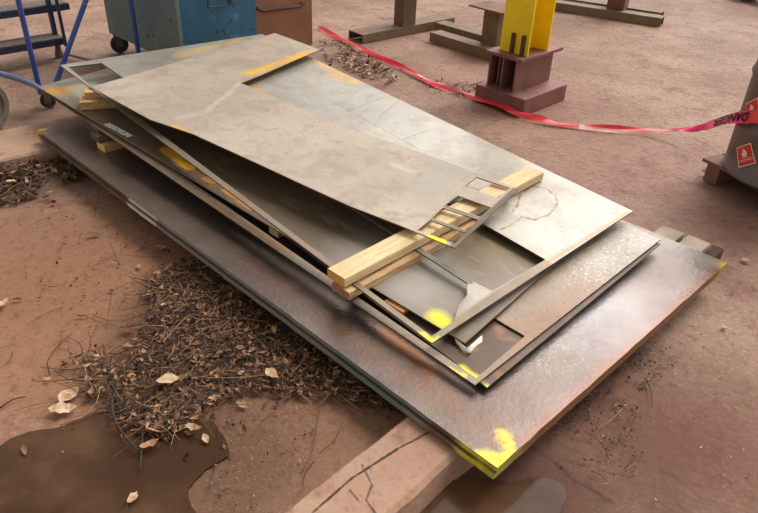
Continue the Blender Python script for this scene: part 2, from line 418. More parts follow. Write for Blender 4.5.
# lowest of the thin ones: full sheet that shows at the front corner
mA = steel('brown_sheet_steel', C(100, 80, 64), C(82, 66, 54), .45, [
    ((462, 368), (478, 380), .012, .01, YEL, .02, .9, 50), ((487, 387), (487, 386), .008, .008, C(200, 205, 120), .01, .8, 50),
    ], zS2a, var2=C(132, 96, 72))
tag(sheet('steel_sheet', [(448, 357), (487, 387.5), (660.5, 244), (380, 108), (200, 172)], [], zS2a, .005, [mA, edge], grid=.2), 'brown thin steel sheet whose corner pokes out beyond the lower frame at the front', 'steel sheet')
# frame
mF = steel('tan_skeleton_steel', C(150, 134, 118), C(126, 110, 96), .42, [
    ((50, 90), (60, 91), .03, .03, ORA, .03, .95, 40), ((449, 370), (461, 376), .012, .01, YEL, .02, .95, 50),
    ((560, 320), (500, 350), .05, .06, C(142, 104, 80), .1, .6, 14), ((600, 290), (520, 340), .05, .06, C(142, 108, 86), .1, .55, 14),
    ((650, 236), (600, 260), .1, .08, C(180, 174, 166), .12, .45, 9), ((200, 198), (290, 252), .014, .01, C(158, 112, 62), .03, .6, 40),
    ], zS2, var2=C(156, 128, 104), metal=.35)
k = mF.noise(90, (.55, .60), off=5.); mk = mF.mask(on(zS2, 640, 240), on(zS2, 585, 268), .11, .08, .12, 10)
mF.col = mF.mix(mF.math('MULTIPLY', mF.math('MULTIPLY', k, mk), .38), mF.col, C(226, 222, 214))  # glints of wet drops painted as whitish specks
k = mF.noise(60, (.58, .62), off=1.5); mF.col = mF.mix(mF.math('MULTIPLY', k, .4), mF.col, C(104, 84, 68))
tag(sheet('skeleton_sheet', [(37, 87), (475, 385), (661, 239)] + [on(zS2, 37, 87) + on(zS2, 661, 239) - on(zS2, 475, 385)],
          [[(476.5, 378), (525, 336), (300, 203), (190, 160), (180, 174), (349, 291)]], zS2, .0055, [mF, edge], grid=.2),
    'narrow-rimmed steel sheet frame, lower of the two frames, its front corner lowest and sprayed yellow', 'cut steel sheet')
# yellow streaked sheet
mB = steel('grey_brown_sheet_steel', C(116, 98, 80), C(98, 84, 68), .40, [
    ((420, 290), (375, 258), .14, .10, C(162, 156, 148), .12, .8, 6), ((520, 285), (470, 310), .1, .08, C(136, 128, 118), .1, .7, 9), ((420, 250), (450, 270), .06, .06, C(140, 134, 126), .12, .6, 9),  # light reaching the openings painted as grey; browner base stands for shade
    ((165, 149), (190, 168), .024, .006, C(226, 168, 40), .06, .95, 30), ((205, 178), (213, 182), .014, .004, C(210, 150, 50), .03, .9, 40),
    ((225, 190), (252, 208), .014, .004, C(222, 160, 40), .04, .95, 34), ((190, 168), (262, 215), .012, .012, C(176, 118, 80), .03, .5, 34),
    ((50, 88), (84, 94), .12, .10, C(160, 150, 130), .08, .8, 12), ((140, 86), (84, 86), .12, .1, C(190, 182, 164), .08, .85, 12), ((54, 90.5), (62, 91), .045, .035, ORA, .03, .95, 30), ((437, 317), (443, 322), .028, .025, C(240, 226, 30), .02, .95, 40), ((475, 238), (500, 250), .1, .1, C(170, 150, 110), .1, .3, 9)], zS2b, var2=C(140, 120, 96), stretch=(rad(-44), (.6, 2.5, 1)))  # palest patch, below the left cut-out, paints the sheet's reflection
bb = on(zS2b, 465, 343); ba = on(zS2b, 37.5, 86.5); bc = on(zS2b, 553, 265); bd_ = (bc - bb).normalized() * 1.2
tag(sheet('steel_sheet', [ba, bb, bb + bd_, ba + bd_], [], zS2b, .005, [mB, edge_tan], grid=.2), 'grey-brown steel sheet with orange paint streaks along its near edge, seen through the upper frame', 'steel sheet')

# upper frame
m3 = steel('pale_skeleton_steel', C(180, 174, 164), C(160, 152, 142), .38, [
    
    ((340, 74), (352, 80), .06, .05, C(222, 170, 70), .1, .75, 22), ((318, 62), (330, 68), .03, .03, C(226, 178, 70), .05, .8, 30),
    ((180, 55), (240, 40), .03, .04, C(226, 190, 110), .08, .7, 20), ((250, 87), (262, 92), .02, .02, ORA, .03, .9, 40),
    ((440, 110), (400, 96), .03, .05, C(196, 176, 130), .15, .5, 24),
    ((470, 282), (340, 197), .011, .003, C(96, 94, 84), .0, .85, 24), ((432, 341), (545, 264), .026, .008, C(116, 96, 72), .012, .85, 24), ((432, 341), (120, 109), .03, .006, C(128, 108, 86), .012, .85, 24), ((628, 213), (545, 264), .01, .008, C(160, 122, 76), .012, .7, 24), ((461, 298), (448, 322), .03, .02, C(136, 120, 98), .02, .75, 24),
    ((428, 340), (422, 335), .016, .008, YEL, .01, .95, 50), ((432, 342), (437, 338), .010, .008, C(210, 200, 60), .02, .8, 50),], zS3, var2=C(190, 176, 152), metal=.4, spec=.6)
# tide marks of dried water
def ring(mt, zf, pts, c, r=.004, st=.9, nz=.035):
    for a, b in zip(pts, pts[1:]): mt.spot(on(zf, *a), on(zf, *b), r, r, c, nz, st, 40)
tide = C(128, 100, 58)
ring(m3, zS3, [(500, 230), (512, 224), (522, 217), (535, 220), (548, 215), (557, 205), (556, 196), (545, 188), (532, 186), (520, 195), (517, 206), (512, 212)], tide)
k = m3.noise(160, (.6, .66), off=4.); mk = m3.mask(on(zS3, 535, 203), on(zS3, 600, 205), .14, .05, .1, 12)
m3.col = m3.mix(m3.math('MULTIPLY', m3.math('MULTIPLY', k, mk), .55), m3.col, C(132, 104, 66))
k = m3.noise(8, (.50, .62), off=9., dist=.6); m3.col = m3.mix(m3.math('MULTIPLY', k, .4), m3.col, C(146, 134, 118))
k = m3.noise(45, (.60, .66), off=7.); m3.col = m3.mix(m3.math('MULTIPLY', k, .35), m3.col, C(120, 104, 84))
for a, b in (((350, 90), (330, 96)), ((385, 97), (345, 112)), ((330, 100), (420, 150)), ((372, 150), (430, 130)), ((400, 100), (378, 118))):
    m3.spot(on(zS3, *a), on(zS3, *b), .002, .002, C(110, 100, 88), .008, .7, 50)

tag(sheet('skeleton_sheet', [(60, 65), (432, 343), (633, 211), (262, 34)],
          [[(68.5, 67), (92.5, 87), (98, 91), (132, 84), (101.5, 63)],
           [(111, 96), (157.5, 131.5), (365, 287), (431.5, 336), (442, 329), (454, 321.5), (458.5, 306), (467, 295), (467.5, 283), (152, 78)],
           [(470, 280), (492, 291), (545.5, 259.5), (482, 223), (300, 118.5), (302, 171)]],
          zS3, .006, [m3, edge], grid=.2), 'large pale cut-out steel sheet with yellow front corner and brown tide mark', 'cut steel sheet')

# top sheet
m4 = steel('dusty_sheet_steel', C(184, 170, 152), C(168, 152, 136), .5, [
    ((250, 73), (305, 55), .035, .03, C(228, 176, 50), .06, .95, 24), ((312, 51), (300, 53), .02, .02, C(226, 176, 60), .03, .9, 24),
    ((173, 127), (188, 133), .018, .012, C(226, 166, 60), .02, .95, 30), ((418, 234), (434, 240), .016, .008, C(236, 222, 30), .01, .0, 30),
    ((432, 238), (440, 241), .022, .006, YEL, .004, .95, 30), ((240, 84), (205, 112), .014, .014, C(198, 190, 178), .04, .6, 24),
    ((205, 112), (180, 118), .02, .02, C(200, 190, 178), .03, .4, 24), ((270, 45), (235, 62), .03, .04, C(196, 150, 118), .05, .35, 14),
        ((395, 165), (412, 172), .02, .008, C(206, 200, 190), .07, .35, 60), ((445, 170), (430, 190), .1, .08, C(156, 152, 142), .1, .5, 8), ((456, 246), (517, 190), 0.021, .005, C(88, 72, 58), .006, .95, 24), ((479, 218.2), (445, 206.4), .006, .002, C(84, 82, 72), .0, .9, 24), ((466.5, 231.5), (431.5, 219.2), .006, .002, C(84, 82, 72), .0, .9, 24), ((455, 170), (476, 176), .03, .02, C(150, 146, 134), .03, .4, 20), ((432, 238), (440, 241), .022, .005, YEL, .004, .95, 30)], zS4, metal=.15, var2=C(160, 142, 128), scale=1.8, spec=.4)
k = m4.noise(6, (.50, .62), off=9., dist=.6); m4.col = m4.mix(m4.math('MULTIPLY', k, .4), m4.col, C(142, 130, 116))
k = m4.noise(34, (.60, .68), off=4., dist=.8); m4.col = m4.mix(m4.math('MULTIPLY', k, .5), m4.col, C(120, 106, 96))
k = m4.noise(90, (.62, .7), off=2.); m4.col = m4.mix(m4.math('MULTIPLY', k, .5), m4.col, C(150, 112, 84))

tag(sheet('skeleton_sheet', [(91, 87), (150, 119.5), (192, 133.5), (259, 164), (303, 184.5), (350, 206), (398, 224.5), (455, 248), (518.5, 189), (496, 180), (420, 152), (350, 129), (241, 83), (320, 50), (275, 33)],
          [[(465, 186), (476.5, 177), (510, 188), (498.5, 198)], [(458, 195.5), (491, 207.5), (480.5, 217), (445, 205)],
           [(443, 207.5), (478.5, 219.5), (467.5, 230.5), (432, 218)], [(430, 220), (465.5, 232.5), (454.5, 243.5), (417.5, 230)]],
          zS4, .005, [m4, edge_tan], grid=.2), 'topmost dusty steel sheet with a ladder of four small openings at its front corner', 'cut steel sheet')

# ------------------------------------------------------------------ timbers
def wood(name, c1, c2, ang):
    mt = Mat(name, C(*c1), C(*c2), scale=7, rough=.75, bump=.25, bscale=30, stretch=(ang, (1, 12, 12)), contrast=(.4, .62), spec=.25)
    return mt
def board(p, q, width, th, zf_bot, mats, label, name='timber', group=None, end=None):
    """p,q: pixels of the two ends on the near long bottom edge's midline; th thick, lying on zf_bot"""
    P = on(lambda x, y: zf_bot(x, y) + th, *p); Q = on(lambda x, y: zf_bot(x, y) + th, *q)
    ax = (Q - P).normalized(); ay = UP.cross(ax).normalized(); az = ax.cross(ay)
    bm = bmesh.new(); n = max(2, int((Q - P).length / .08)); rows = []
    for i in range(n + 1):
        c = P.lerp(Q, i / n); bw = .0015 * noise.noise(c * 7)
        bv = .003
        pr_ = [(-.5, -th + bv), (-.5, -bv), (-.5 + bv / width, 0), (.5 - bv / width, 0), (.5, -bv), (.5, -th + bv), (.5 - bv / width, -th), (-.5 + bv / width, -th)]
        rows.append([bm.verts.new(c + ay * (a * width + bw) + az * (b)) for a, b in pr_])
    for a, b in zip(rows, rows[1:]):
        for k in range(8): bm.faces.new((a[k], a[(k + 1) % 8], b[(k + 1) % 8], b[k]))
    f1 = bm.faces.new(rows[0]); f2 = bm.faces.new(rows[-1][::-1]); f1.material_index = f2.material_index = 1
    return tag(link(name, bm, mats), label, 'timber', group)
a1 = at(535, 170, .3) - at(337, 275, .3); ang = math.atan2(a1.y, a1.x)
pine = wood('fresh_pine', (234, 210, 168), (216, 186, 138), ang)
k = pine.noise(30, (.66, .7), off=1.); pine.col = pine.mix(k, pine.col, C(120, 78, 48))
ks = [((470, 190), (490, 182)), ((440, 215), (452, 210))]

pend = Mat('pine_end_grain', C(232, 184, 98), C(206, 152, 74), scale=25, rough=.8, bump=.2)
rend = Mat('red_stained_end', C(186, 138, 112), C(160, 108, 88), scale=25, rough=.8, bump=.2)
pine2 = wood('rough_pine', (220, 190, 146), (176, 138, 96), ang)
dkw = wood('dark_old_wood', (124, 98, 78), (98, 76, 60), 0)
top3 = lambda x, y: zS3(x, y)
tS3 = lambda x, y: max(zS3(x, y) + .001, 0)
tl = board((336, 273.5), (535.5, 169), .089, .038, tS3, [pine, pend], 'long fresh pine timber clamped between the upper frame and the topmost sheet')
lz = lambda x, y: zS2b(x, y) + .001
tl2 = board((343, 292), (520, 193), .089, .030, lambda x, y: _low(x, y), [pine2, rend], 'rough pine timber with a reddish end, below the upper frame') if False else None
def low(x, y): return zS3(x, y) - .006 - .036
tl2 = board((340.5, 287.5), (508, 197), .089, .034, low, [pine2, rend], 'rough pine timber with a reddish end, lying under the upper frame')
# small blocks
def block(px, py, z, L, W_, H, mats, label, d=None, name='wood_block', group=None):
    """px,py: the near end's top middle; the block runs away along the plates' short way"""
    d = d or EYb; P = at(px, py, z + H); s = UP.cross(d)
    bm = bmesh.new(); box_bm(bm, P + d * (L / 2) - UP * (H / 2), d, s, UP, L, W_, H, .003)
    bm.faces.ensure_lookup_table()
    for f in bm.faces:
        f.normal_update()
        if abs(f.normal.dot(d)) > .9: f.material_index = 1
    return tag(link(name, bm, mats), label, 'wood block', group)
pinew = wood('block_pine', (206, 170, 120), (170, 130, 84), math.pi / 4 + PI / 2)
brw = wood('brown_block', (140, 104, 74), (112, 82, 60), math.pi / 4)
zb = T
block(100, 143.5, T, .5, .085, .038, [pinew, Mat('cream_end', C(236, 210, 150), C(220, 186, 120), rough=.8)], 'pale pine block with a cream end, bottom of the three blocks on the thick plate')
block(94, 134.5, T + .038, .5, .085, .036, [dkw, dkw], 'dark brown block, middle of the three blocks on the thick plate')
block(94, 126, T + .074, .5, .085, .029, [dkw, dkw], 'dark brown block, uppermost of the three on the thick plate, against the lower frame')
zz = on(zS2b, 95, 108).z
block(79.5, 99.5, zz + .001, .42, .095, .044, [pinew, Mat('brown_end', C(150, 100, 62), C(130, 84, 52), rough=.8)], 'brown-ended pine block lying on the orange-sprayed sheet at the left', d=(EYb * .9 + EXb * .42).normalized())
block(84, 90.5, zz + .046, .30, .075, .036, [pinew, pend], 'short pine block on top of another at the left corner, carrying the upper frame', d=(EYb * .9 + EXb * .42).normalized())
zq = on(zS2, 272, 232).z
block(273, 225, T + .008, .3, .06, .05, [pinew, Mat('cream_end_grain', C(226, 206, 160), C(208, 182, 130), rough=.8)], 'little cream block end peeping out below the streaked sheet, halfway along the near edge')
P = on(zS2a, 396, 308); bm = bmesh.new(); box_bm(bm, P + UP * .008, EXb, EYb, UP, .09, .03, .014, .002)
tag(link('wood_offcut', bm, Mat('orange_offcut', C(206, 148, 92), C(176, 116, 66), rough=.8)), 'short orange wood offcut lying beside the streaked sheet near the front', 'wood offcut')

# paper label on the streaked sheet
bm = bmesh.new(); L0 = on(zS2b, 107, 123.5); L1 = on(zS2b, 131, 136.5); ax = (L1 - L0).normalized(); ay = Vector((-ax.y, ax.x, 0)).normalized()
vs = []
for i in range(9):
    for s_ in (0, 1):
        p = L0.lerp(L1, i / 8) + ay * (.012 if s_ else -.02); p.z = zS2b(p.x, p.y) + .0012; vs.append(bm.verts.new(p))
for i in range(8): bm.faces.new((vs[2 * i], vs[2 * i + 2], vs[2 * i + 3], vs[2 * i + 1]))
tag(link('paper_label', bm, Mat('smudged_label', C(214, 214, 206), C(150, 150, 146), scale=60, rough=.7, bump=0, contrast=(.5, .6))), 'smudged white strip label stuck near the left blocks', 'label')
# folded white tag at the corner
bm = bmesh.new(); c0 = on(zS2b, 455, 336); c1 = on(zS2b, 467, 346); c2 = on(zS2b, 482, 333)
pts1 = [c0, c0.lerp(c1, .5), c1, c1.lerp(c2, .33), c1.lerp(c2, .66), c2]; rows = []
for i, p in enumerate(pts1):
    t_ = (p - Vector((bb.x - .3, bb.y + .3, p.z))).normalized(); wdt = (.012, .02, .012, .035, .04, .034)[i]
    o_ = Vector((.0, -1, 0)) * .004
    rows.append([bm.verts.new(p + o_ + UP * -.006), bm.verts.new(p + Vector((.25, -1, 0)).normalized() * (.008) - UP * (.006 + wdt * .5)), bm.verts.new(p + Vector((.25, -1, 0)).normalized() * .018 - UP * (.006 + wdt * .8)) ])
for a, b in zip(rows, rows[1:]):
    for k in range(2): bm.faces.new((a[k], a[k + 1], b[k + 1], b[k]))
o = tag(link('paper_tag', bm, Mat('cream_paper', C(246, 246, 234), C(236, 236, 222), rough=.7, bump=.05), smooth=True), 'folded white paper scrap hanging from the front corner of the streaked sheet', 'paper')
md = o.modifiers.new('t', 'SOLIDIFY'); md.thickness = .0015

# ------------------------------------------------------------------ yellow column
rust = Mat('rust_red_paint', C(142, 94, 84), C(120, 78, 70), scale=5, rough=.65, bump=.3, bscale=40, var2=C(134, 100, 88), scale2=14, metal=.1)
rustd = Mat('dark_rust', C(92, 62, 52), C(66, 46, 40), scale=8, rough=.8, bump=.3)
yel = Mat('yellow_paint', C(252, 218, 26), C(244, 204, 20), scale=4, rough=.5, bump=.1, var2=C(200, 150, 30), scale2=18, c2=(.64, .74))
PF = at(521, 116, 0)
pl = thing('column', PF - EX * .19 + EY * .24, 'bright yellow steel column on a rust-red base', 'column')
bm = bmesh.new(); box_bm(bm, PF - EX * .19 + EY * .25 + UP * .055, EX, EY, UP, .40, .50, .11, .004); link('pad', bm, rust, pl)
BF = at(513, 93, .11)      # front lower corner of the body
bw, bl, bh = .22, .42, .21
bm = bmesh.new()
cc = BF - EX * bw / 2 + EY * bl / 2
box_bm(bm, BF - EX * .006 + EY * bl / 2 + UP * bh / 2, EX, EY, UP, .012, bl, bh, .001)
box_bm(bm, BF - EX * (bw - .006) + EY * bl / 2 + UP * bh / 2, EX, EY, UP, .012, bl, bh, .001)
box_bm(bm, cc + UP * bh / 2, EX, EY, UP, .014, bl, bh - .002, .001)
box_bm(bm, BF - EX * bw / 2 + EY * (bl - .02) + UP * bh / 2, EX, EY, UP, bw - .026, .012, bh - .002, .001)
box_bm(bm, cc - EX * .055 + UP * bh / 2 + EY * -.12, EX, EY, UP, .012, .1, bh - .004, .001)
link('base_box', bm, rust, pl)
bm = bmesh.new(); box_bm(bm, cc + UP * (bh + .011) + EX * .01 + EY * .01, EX, EY, UP, bw + .07, bl + .06, .02, .002); link('top_plate', bm, rust, pl)
zc = .11 + bh + .021
FC = at(527, 57, zc)       # near right corner of the near flange
fwid, dep, Hc = .22, .24, 2.6
bm = bmesh.new()
c = FC - EX * fwid / 2 + UP * Hc / 2
box_bm(bm, c + EY * .007, EX, EY, UP, fwid, .014, Hc, .001)
box_bm(bm, c + EY * (dep - .007), EX, EY, UP, fwid, .014, Hc, .001)
box_bm(bm, c + EY * dep / 2, EX, EY, UP, .010, dep - .028, Hc, .0)
link('steel_section', bm, yel, pl)
for s_ in (.115, .035):
    bm = bmesh.new(); box_bm(bm, FC - EX * (fwid - .22 + s_) - EY * .014 + UP * .055, EX, EY, UP, .022, .022, .15, .002); link('anchor_bar', bm, rustd, pl)

# ------------------------------------------------------------------ stands
chan = Mat('weathered_channel', C(136, 112, 88), C(108, 92, 76), scale=6, rough=.7, metal=.2, bump=.3, var2=C(150, 108, 72), scale2=9)
chand = Mat('dirty_channel_side', C(88, 76, 64), C(66, 58, 50), scale=6, rough=.7, metal=.2, bump=.3)
def channel(P, Q, wdt, h, parent, name='base_channel', t=.008):
    """a steel channel lying open side down: top flat and two legs; P,Q on the near top edge"""
    ax = (Q - P); ax.z = 0; L = ax.length; ax.normalize(); ay = UP.cross(ax)
    if ay.y < 0: ay = -ay
    bm = bmesh.new(); mid = (P + Q) / 2
    box_bm(bm, mid + ay * wdt / 2 - UP * t / 2, ax, ay, UP, L, wdt, t, .001)
    for s_ in (t / 2, wdt - t / 2): box_bm(bm, mid + ay * s_ - UP * (h / 2 + t / 2), ax, ay, UP, L, t, h - t, .0)
    return link(name, bm, chan, parent)
def post(P, a, b, ax, h, parent, mt, t=.01, name='post'):
    ay = UP.cross(ax); bm = bmesh.new(); c = P + UP * h / 2
    box_bm(bm, c + ay * (b / 2 - t / 2), ax, ay, UP, a, t, h, .001); box_bm(bm, c - ay * (b / 2 - t / 2), ax, ay, UP, a, t, h, .001)
    for s_ in (-1, 1): box_bm(bm, c + ax * s_ * (a / 2 - t / 2), ax, ay, UP, t, b - 2 * t, h, .0)
    return link(name, bm, mt, parent)
h1 = .075
P = at(363, 35, h1); Q = at(455, 17.5, h1); ax = (Q - P).normalized(); ay = UP.cross(ax)
s1 = thing('steel_stand', Vector((((P + Q) / 2).x, ((P + Q) / 2).y, 0)), 'steel stand with brown post on a long channel foot, left of the yellow column', 'stand')
channel(P, Q, .19, h1, s1)
pp = at(406, 25, h1); post(pp + ay * .02, .15, .12, ax, .9, s1, Mat('brown_post', C(118, 96, 74), C(92, 74, 58), scale=5, rough=.6, metal=.1, bump=.2))
bm = bmesh.new(); box_bm(bm, pp + UP * .905 + ay * .02, ax, ay, UP, .7, .16, .01, .002); link('cap_plate', bm, rustd, s1)
P = at(430, 32, .08); Q = at(500, 53.5, .08); ax2 = (Q - P).normalized(); ay2 = UP.cross(ax2)
s2 = thing('steel_stand', Vector((((P + Q) / 2).x, ((P + Q) / 2).y, 0)), 'steel stand on two crossed channel feet directly behind the yellow column', 'stand')
P2 = at(432, 23, .085); Q2 = at(492, 40, .085)
channel(P, Q, .13, .08, s2); channel(P2 + ay2 * .04, Q2 + ay2 * .04 + (Q2 - P2) * .4, .13, .085, s2)
pp = at(489, 44, .08); post(pp + ay2 * .05 + ax2 * 0, .16, .12, ax2, .27, s2, chan)
bm = bmesh.new(); box_bm(bm, pp + UP * .278 + ay2 * .05 - ax2 * .02, ax2, ay2, UP, .34, .26, .014, .002); link('cap_plate', bm, Mat('rusty_cap', C(140, 100, 78), C(104, 74, 58), scale=9, rough=.8), s2)
P = at(560, 3, .08); Q = at(662, 18.5, .08)
s3 = thing('steel_stand', Vector((((P + Q) / 2).x, ((P + Q) / 2).y, 0)), 'far steel stand on twin channels at the top edge, right of the column', 'stand')
P = P - (Q - P) * .3
channel(P, Q, .14, .08, s3); ax3 = (Q - P).normalized(); ay3 = UP.cross(ax3)
channel(P + ay3 * .25, Q + ay3 * .25 - ax3 * .05, .14, .08, s3)
pp = at(614, 10, .08); post(pp + ay3 * .12, .17, .2, ax3, .8, s3, Mat('reddish_post', C(122, 78, 56), C(98, 64, 48), scale=5, rough=.7, bump=.2))
P = at(752, 9, .0); bm = bmesh.new(); box_bm(bm, P + Vector((.35, .3, .12)), EX, EY, UP, .9, .3, .1, .004)
q_ = thing('steel_stand', Vector((P.x + .35, P.y + .3, 0)), 'tan low bench-like beam in the top right corner of the yard', 'stand')
link('beam', bm, Mat('tan_beam', C(176, 142, 104), C(150, 116, 84), rough=.7), q_)
for s_ in (-1, 1):
    bm = bmesh.new(); box_bm(bm, P + Vector((.35, .3, .035)) + EX * .25 * s_, EX, EY, UP, .09, .28, .07, .003); link('foot', bm, rustd, q_)

# ------------------------------------------------------------------ drum on pallet
DR = .285
dc = at(722, 163, .14); vdir = Vector((dc.x, dc.y, 0)).normalized(); dc = dc + Vector((vdir.y, -vdir.x, 0)) * DR + vdir * .04
dz = .135
dr = thing('steel_drum', Vector((dc.x, dc.y, dz)), 'grey-brown steel drum with red warning labels on a low wooden skid', 'drum')
dm = Mat('worn_drum_paint', C(112, 96, 94), C(96, 82, 80), scale=5, rough=.45, metal=.2, bump=.1, var2=C(128, 90, 78), scale2=12)
prof = [(0, .012), (DR - .012, .012), (DR - .01, 0), (DR, .002), (DR + .003, .012), (DR - .002, .02), (DR - .002, .02)]
for hz in (.245, .50):
    prof += [(DR - .002, hz - .02), (DR + .004, hz - .012), (DR + .008, hz), (DR + .004, hz + .012), (DR - .002, hz + .02)]
prof += [(DR - .002, .73), (DR + .004, .738), (DR + .004, .75), (DR - .008, .752), (DR - .012, .73), (0, .73)]
bm = bmesh.new(); lathe_bm(bm, Vector((dc.x, dc.y, dz)), UP, prof, 64); link('drum_body', bm, dm, dr, smooth=True)
def onDrum(px, py):
    v = (CR * ((px - 379) / F) + CD * ((py - 256.5) / F) + FW); R_ = DR + .001
    ox, oy = -dc.x, -dc.y; a = v.x ** 2 + v.y ** 2; b = 2 * (ox * v.x + oy * v.y); c_ = ox ** 2 + oy ** 2 - R_ ** 2
    t = (-b - math.sqrt(max(b * b - 4 * a * c_, 0))) / (2 * a); p = CAM + v * t
    return math.atan2(p.y - dc.y, p.x - dc.x), p.z
def dpt(th, z, off): return Vector((dc.x + (DR + off) * math.cos(th), dc.y + (DR + off) * math.sin(th), z))
redm = Mat('label_red', C(222, 62, 40), C(210, 50, 34), rough=.5, bump=0); whm = Mat('label_white', C(235, 225, 215), rough=.5, bump=0)
def drum_label(px, py, sz, rot, label):
    th0, z0 = onDrum(px, py)
    def quad(poly, off, mt, name, parent, ng=1):
        bm = bmesh.new(); vs = []
        for a, b in poly:
            x = a * math.cos(rot) - b * math.sin(rot); y = a * math.sin(rot) + b * math.cos(rot)
            vs.append(bm.verts.new(dpt(th0 + x * sz / DR, z0 + y * sz, off)))
        es = [bm.edges.new((p, q)) for p, q in zip(vs, vs[1:] + vs[:1])]
        bmesh.ops.triangle_fill(bm, edges=es, use_beauty=True)
        for f in bm.faces:
            f.normal_update()
            if f.normal.dot(Vector((math.cos(th0), math.sin(th0), 0))) < 0: f.normal_flip()
        return link(name, bm, mt, parent, recalc=False)
    n = 8; H_ = .5
    sq = [(-H_ + i / n, -H_) for i in range(n)] + [(H_, -H_ + i / n) for i in range(n)] + [(H_ - i / n, H_) for i in range(n)] + [(-H_, H_ - i / n) for i in range(n)]
    lb = quad([(a * 1.0, b * 1.0) for a, b in sq], .0022, whm, 'warning_label', dr)
    lb['label'] = label
    quad([(a * .9, b * .9) for a, b in sq], .0032, redm, 'label_field', lb)
    fl = [(-.10, -.02), (-.17, .08), (-.12, .2), (-.08, .14), (-.06, .28), (.0, .36), (.02, .26), (.07, .3), (.09, .18), (.15, .22), (.17, .08), (.10, -.02)]
    quad(fl, .0040, whm, 'flame', lb)
    quad([(-.18, -.09), (-.18, -.05), (.18, -.05), (.18, -.09)], .0040, whm, 'flame_line', lb)
    cu = bpy.data.curves.new('warning_words', 'FONT'); cu.body = 'FLAMMABLE'; cu.size = sz * .16; cu.align_x = 'CENTER'; cu.extrude = .0
    o = bpy.data.objects.new('warning_words', cu); COL.objects.link(o); dg = bpy.context.evaluated_depsgraph_get()
    me = bpy.data.meshes.new_from_object(o.evaluated_get(dg)); bpy.data.objects.remove(o)
    cs, sn = math.cos(rot), math.sin(rot)
    for v in me.vertices:
        a, b = v.co.x, v.co.y - sz * .27; x = a * cs - b * sn; y = a * sn + b * cs
        v.co = dpt(th0 + x / DR, z0 + y, .0040) - W0[lb.name]
    me.materials.append(whm.m); t_ = bpy.data.objects.new('warning_words', me); COL.objects.link(t_); t_.parent = lb
drum_label(745, 155.5, .102, rad(38), 'lower red square flammable label')
drum_label(752, 111, .102, rad(38), 'upper red square flammable label behind the tape')

skid = Mat('skid_wood', C(134, 98, 82), C(112, 80, 68), scale=6, rough=.85, bump=.3)
pc0 = at(703, 158, .12); pe_ = at(758, 184, .12); pd = (pe_ - pc0).normalized(); pn = Vector((-pd.y, pd.x, 0))
sk = thing('wooden_skid', Vector((dc.x, dc.y, 0)), 'low reddish wooden skid under the steel drum', 'skid')
for k_ in range(5):
    bm = bmesh.new(); box_bm(bm, pc0 + pd * .42 + pn * (.07 + .155 * k_) - UP * .009, pd, pn, UP, .84, .14, .018, .002); link('board', bm, skid, sk)
for k_ in range(3):
    bm = bmesh.new(); box_bm(bm, pc0 + pd * (.07 + .36 * k_) + pn * .38 - UP * (.018 + .05), pd, pn, UP, .08, .74, .098, .003); link('runner', bm, skid, sk)

# ------------------------------------------------------------------ danger tape
tp = [(318, 28, .004), (330, 35, .006), (346, 42, .012), (362, 50, .02), (385, 61, .012), (408, 71.5, .01), (432, 84, .008), (452, 91, .01), (476, 99, .012), (500, 108, .014), (520, 115, .02), (540, 121, .012), (560, 125, .008), (600, 130, .01), (640, 132, .015), (670, 132, .05), (690, 130, .10), (708, 127, .17)]
th1, z1 = onDrum(751, 118.5); th0, z0 = onDrum(738, 121)
pts = [at(x, y, z) for x, y, z in tp] + [dpt(th0, z0, .035), dpt(th1, z1, .016), dpt(th1 + .14, z1 + .018, .010), dpt(th1 + .3, z1 + .03, .008), dpt(th1 + .55, z1 + .035, .008)]
# smooth resample
tpts = catmull(pts, 6); NT = len(tpts)
redt = Mat('red_tape', C(232, 44, 56), C(240, 74, 84), scale=7, rough=.3, bump=.0, spec=.6)
pinkt = Mat('pink_tape', C(255, 66, 140), C(250, 80, 130), scale=5, rough=.35, bump=.0)
glaret = Mat('glare_tape', C(240, 190, 184), C(236, 140, 136), scale=7, rough=.35, bump=.0)  # glare on the red tape, painted as a paler colour
bm = bmesh.new(); rows = []; frames = []
for i, p in enumerate(tpts):
    t_ = (tpts[min(i + 1, NT - 1)] - tpts[max(i - 1, 0)]).normalized(); f_ = i / NT
    tw = rad(24) * math.sin(i * .33) + rad(28)
    if f_ > .70: tw += rad(40) * min(1, (f_ - .70) / .1)
    side = t_.cross(UP).normalized(); nn = (side * math.cos(tw) - UP * math.sin(tw)); wd_ = .034 + .018 * abs(math.sin(i * .21))
    if f_ > .76: nn = -UP * .93 + side * .2; nn.normalize(); wd_ = .064 + .06 * max(0, (f_ - .80))
    if 0.66 < f_ <= .76: wd_ = .03 + .02 * (f_ - .66) / .1
    c_ = p + UP * .010
    row = [c_ + nn * (wd_ * (s_ - .5)) + UP * (.006 * math.sin(s_ * 6 + i * .5) * (1 if f_ < .76 else .1)) for s_ in (0, .33, .66, 1)]
    for r_ in row: r_.z = max(r_.z, .008)
    frames.append((c_, t_, nn, wd_)); rows.append([bm.verts.new(r_) for r_ in row])
for i, (a, b) in enumerate(zip(rows, rows[1:])):
    for k in range(3):
        f = bm.faces.new((a[k], a[k + 1], b[k + 1], b[k])); px_ = pix(tpts[i])[0]
        if k == 2 and px_ < 560: f.material_index = 0
        if k == 0 and 415 < px_ < 470: f.material_index = 1
        if k >= 1 and 575 < px_ < 672: f.material_index = 1
        if 672 < px_ < 741: f.material_index = 2
tape = tag(link('warning_tape', bm, [redt, glaret, pinkt], smooth=True), 'red plastic warning tape lying across the ground and tied to the drum', 'tape')
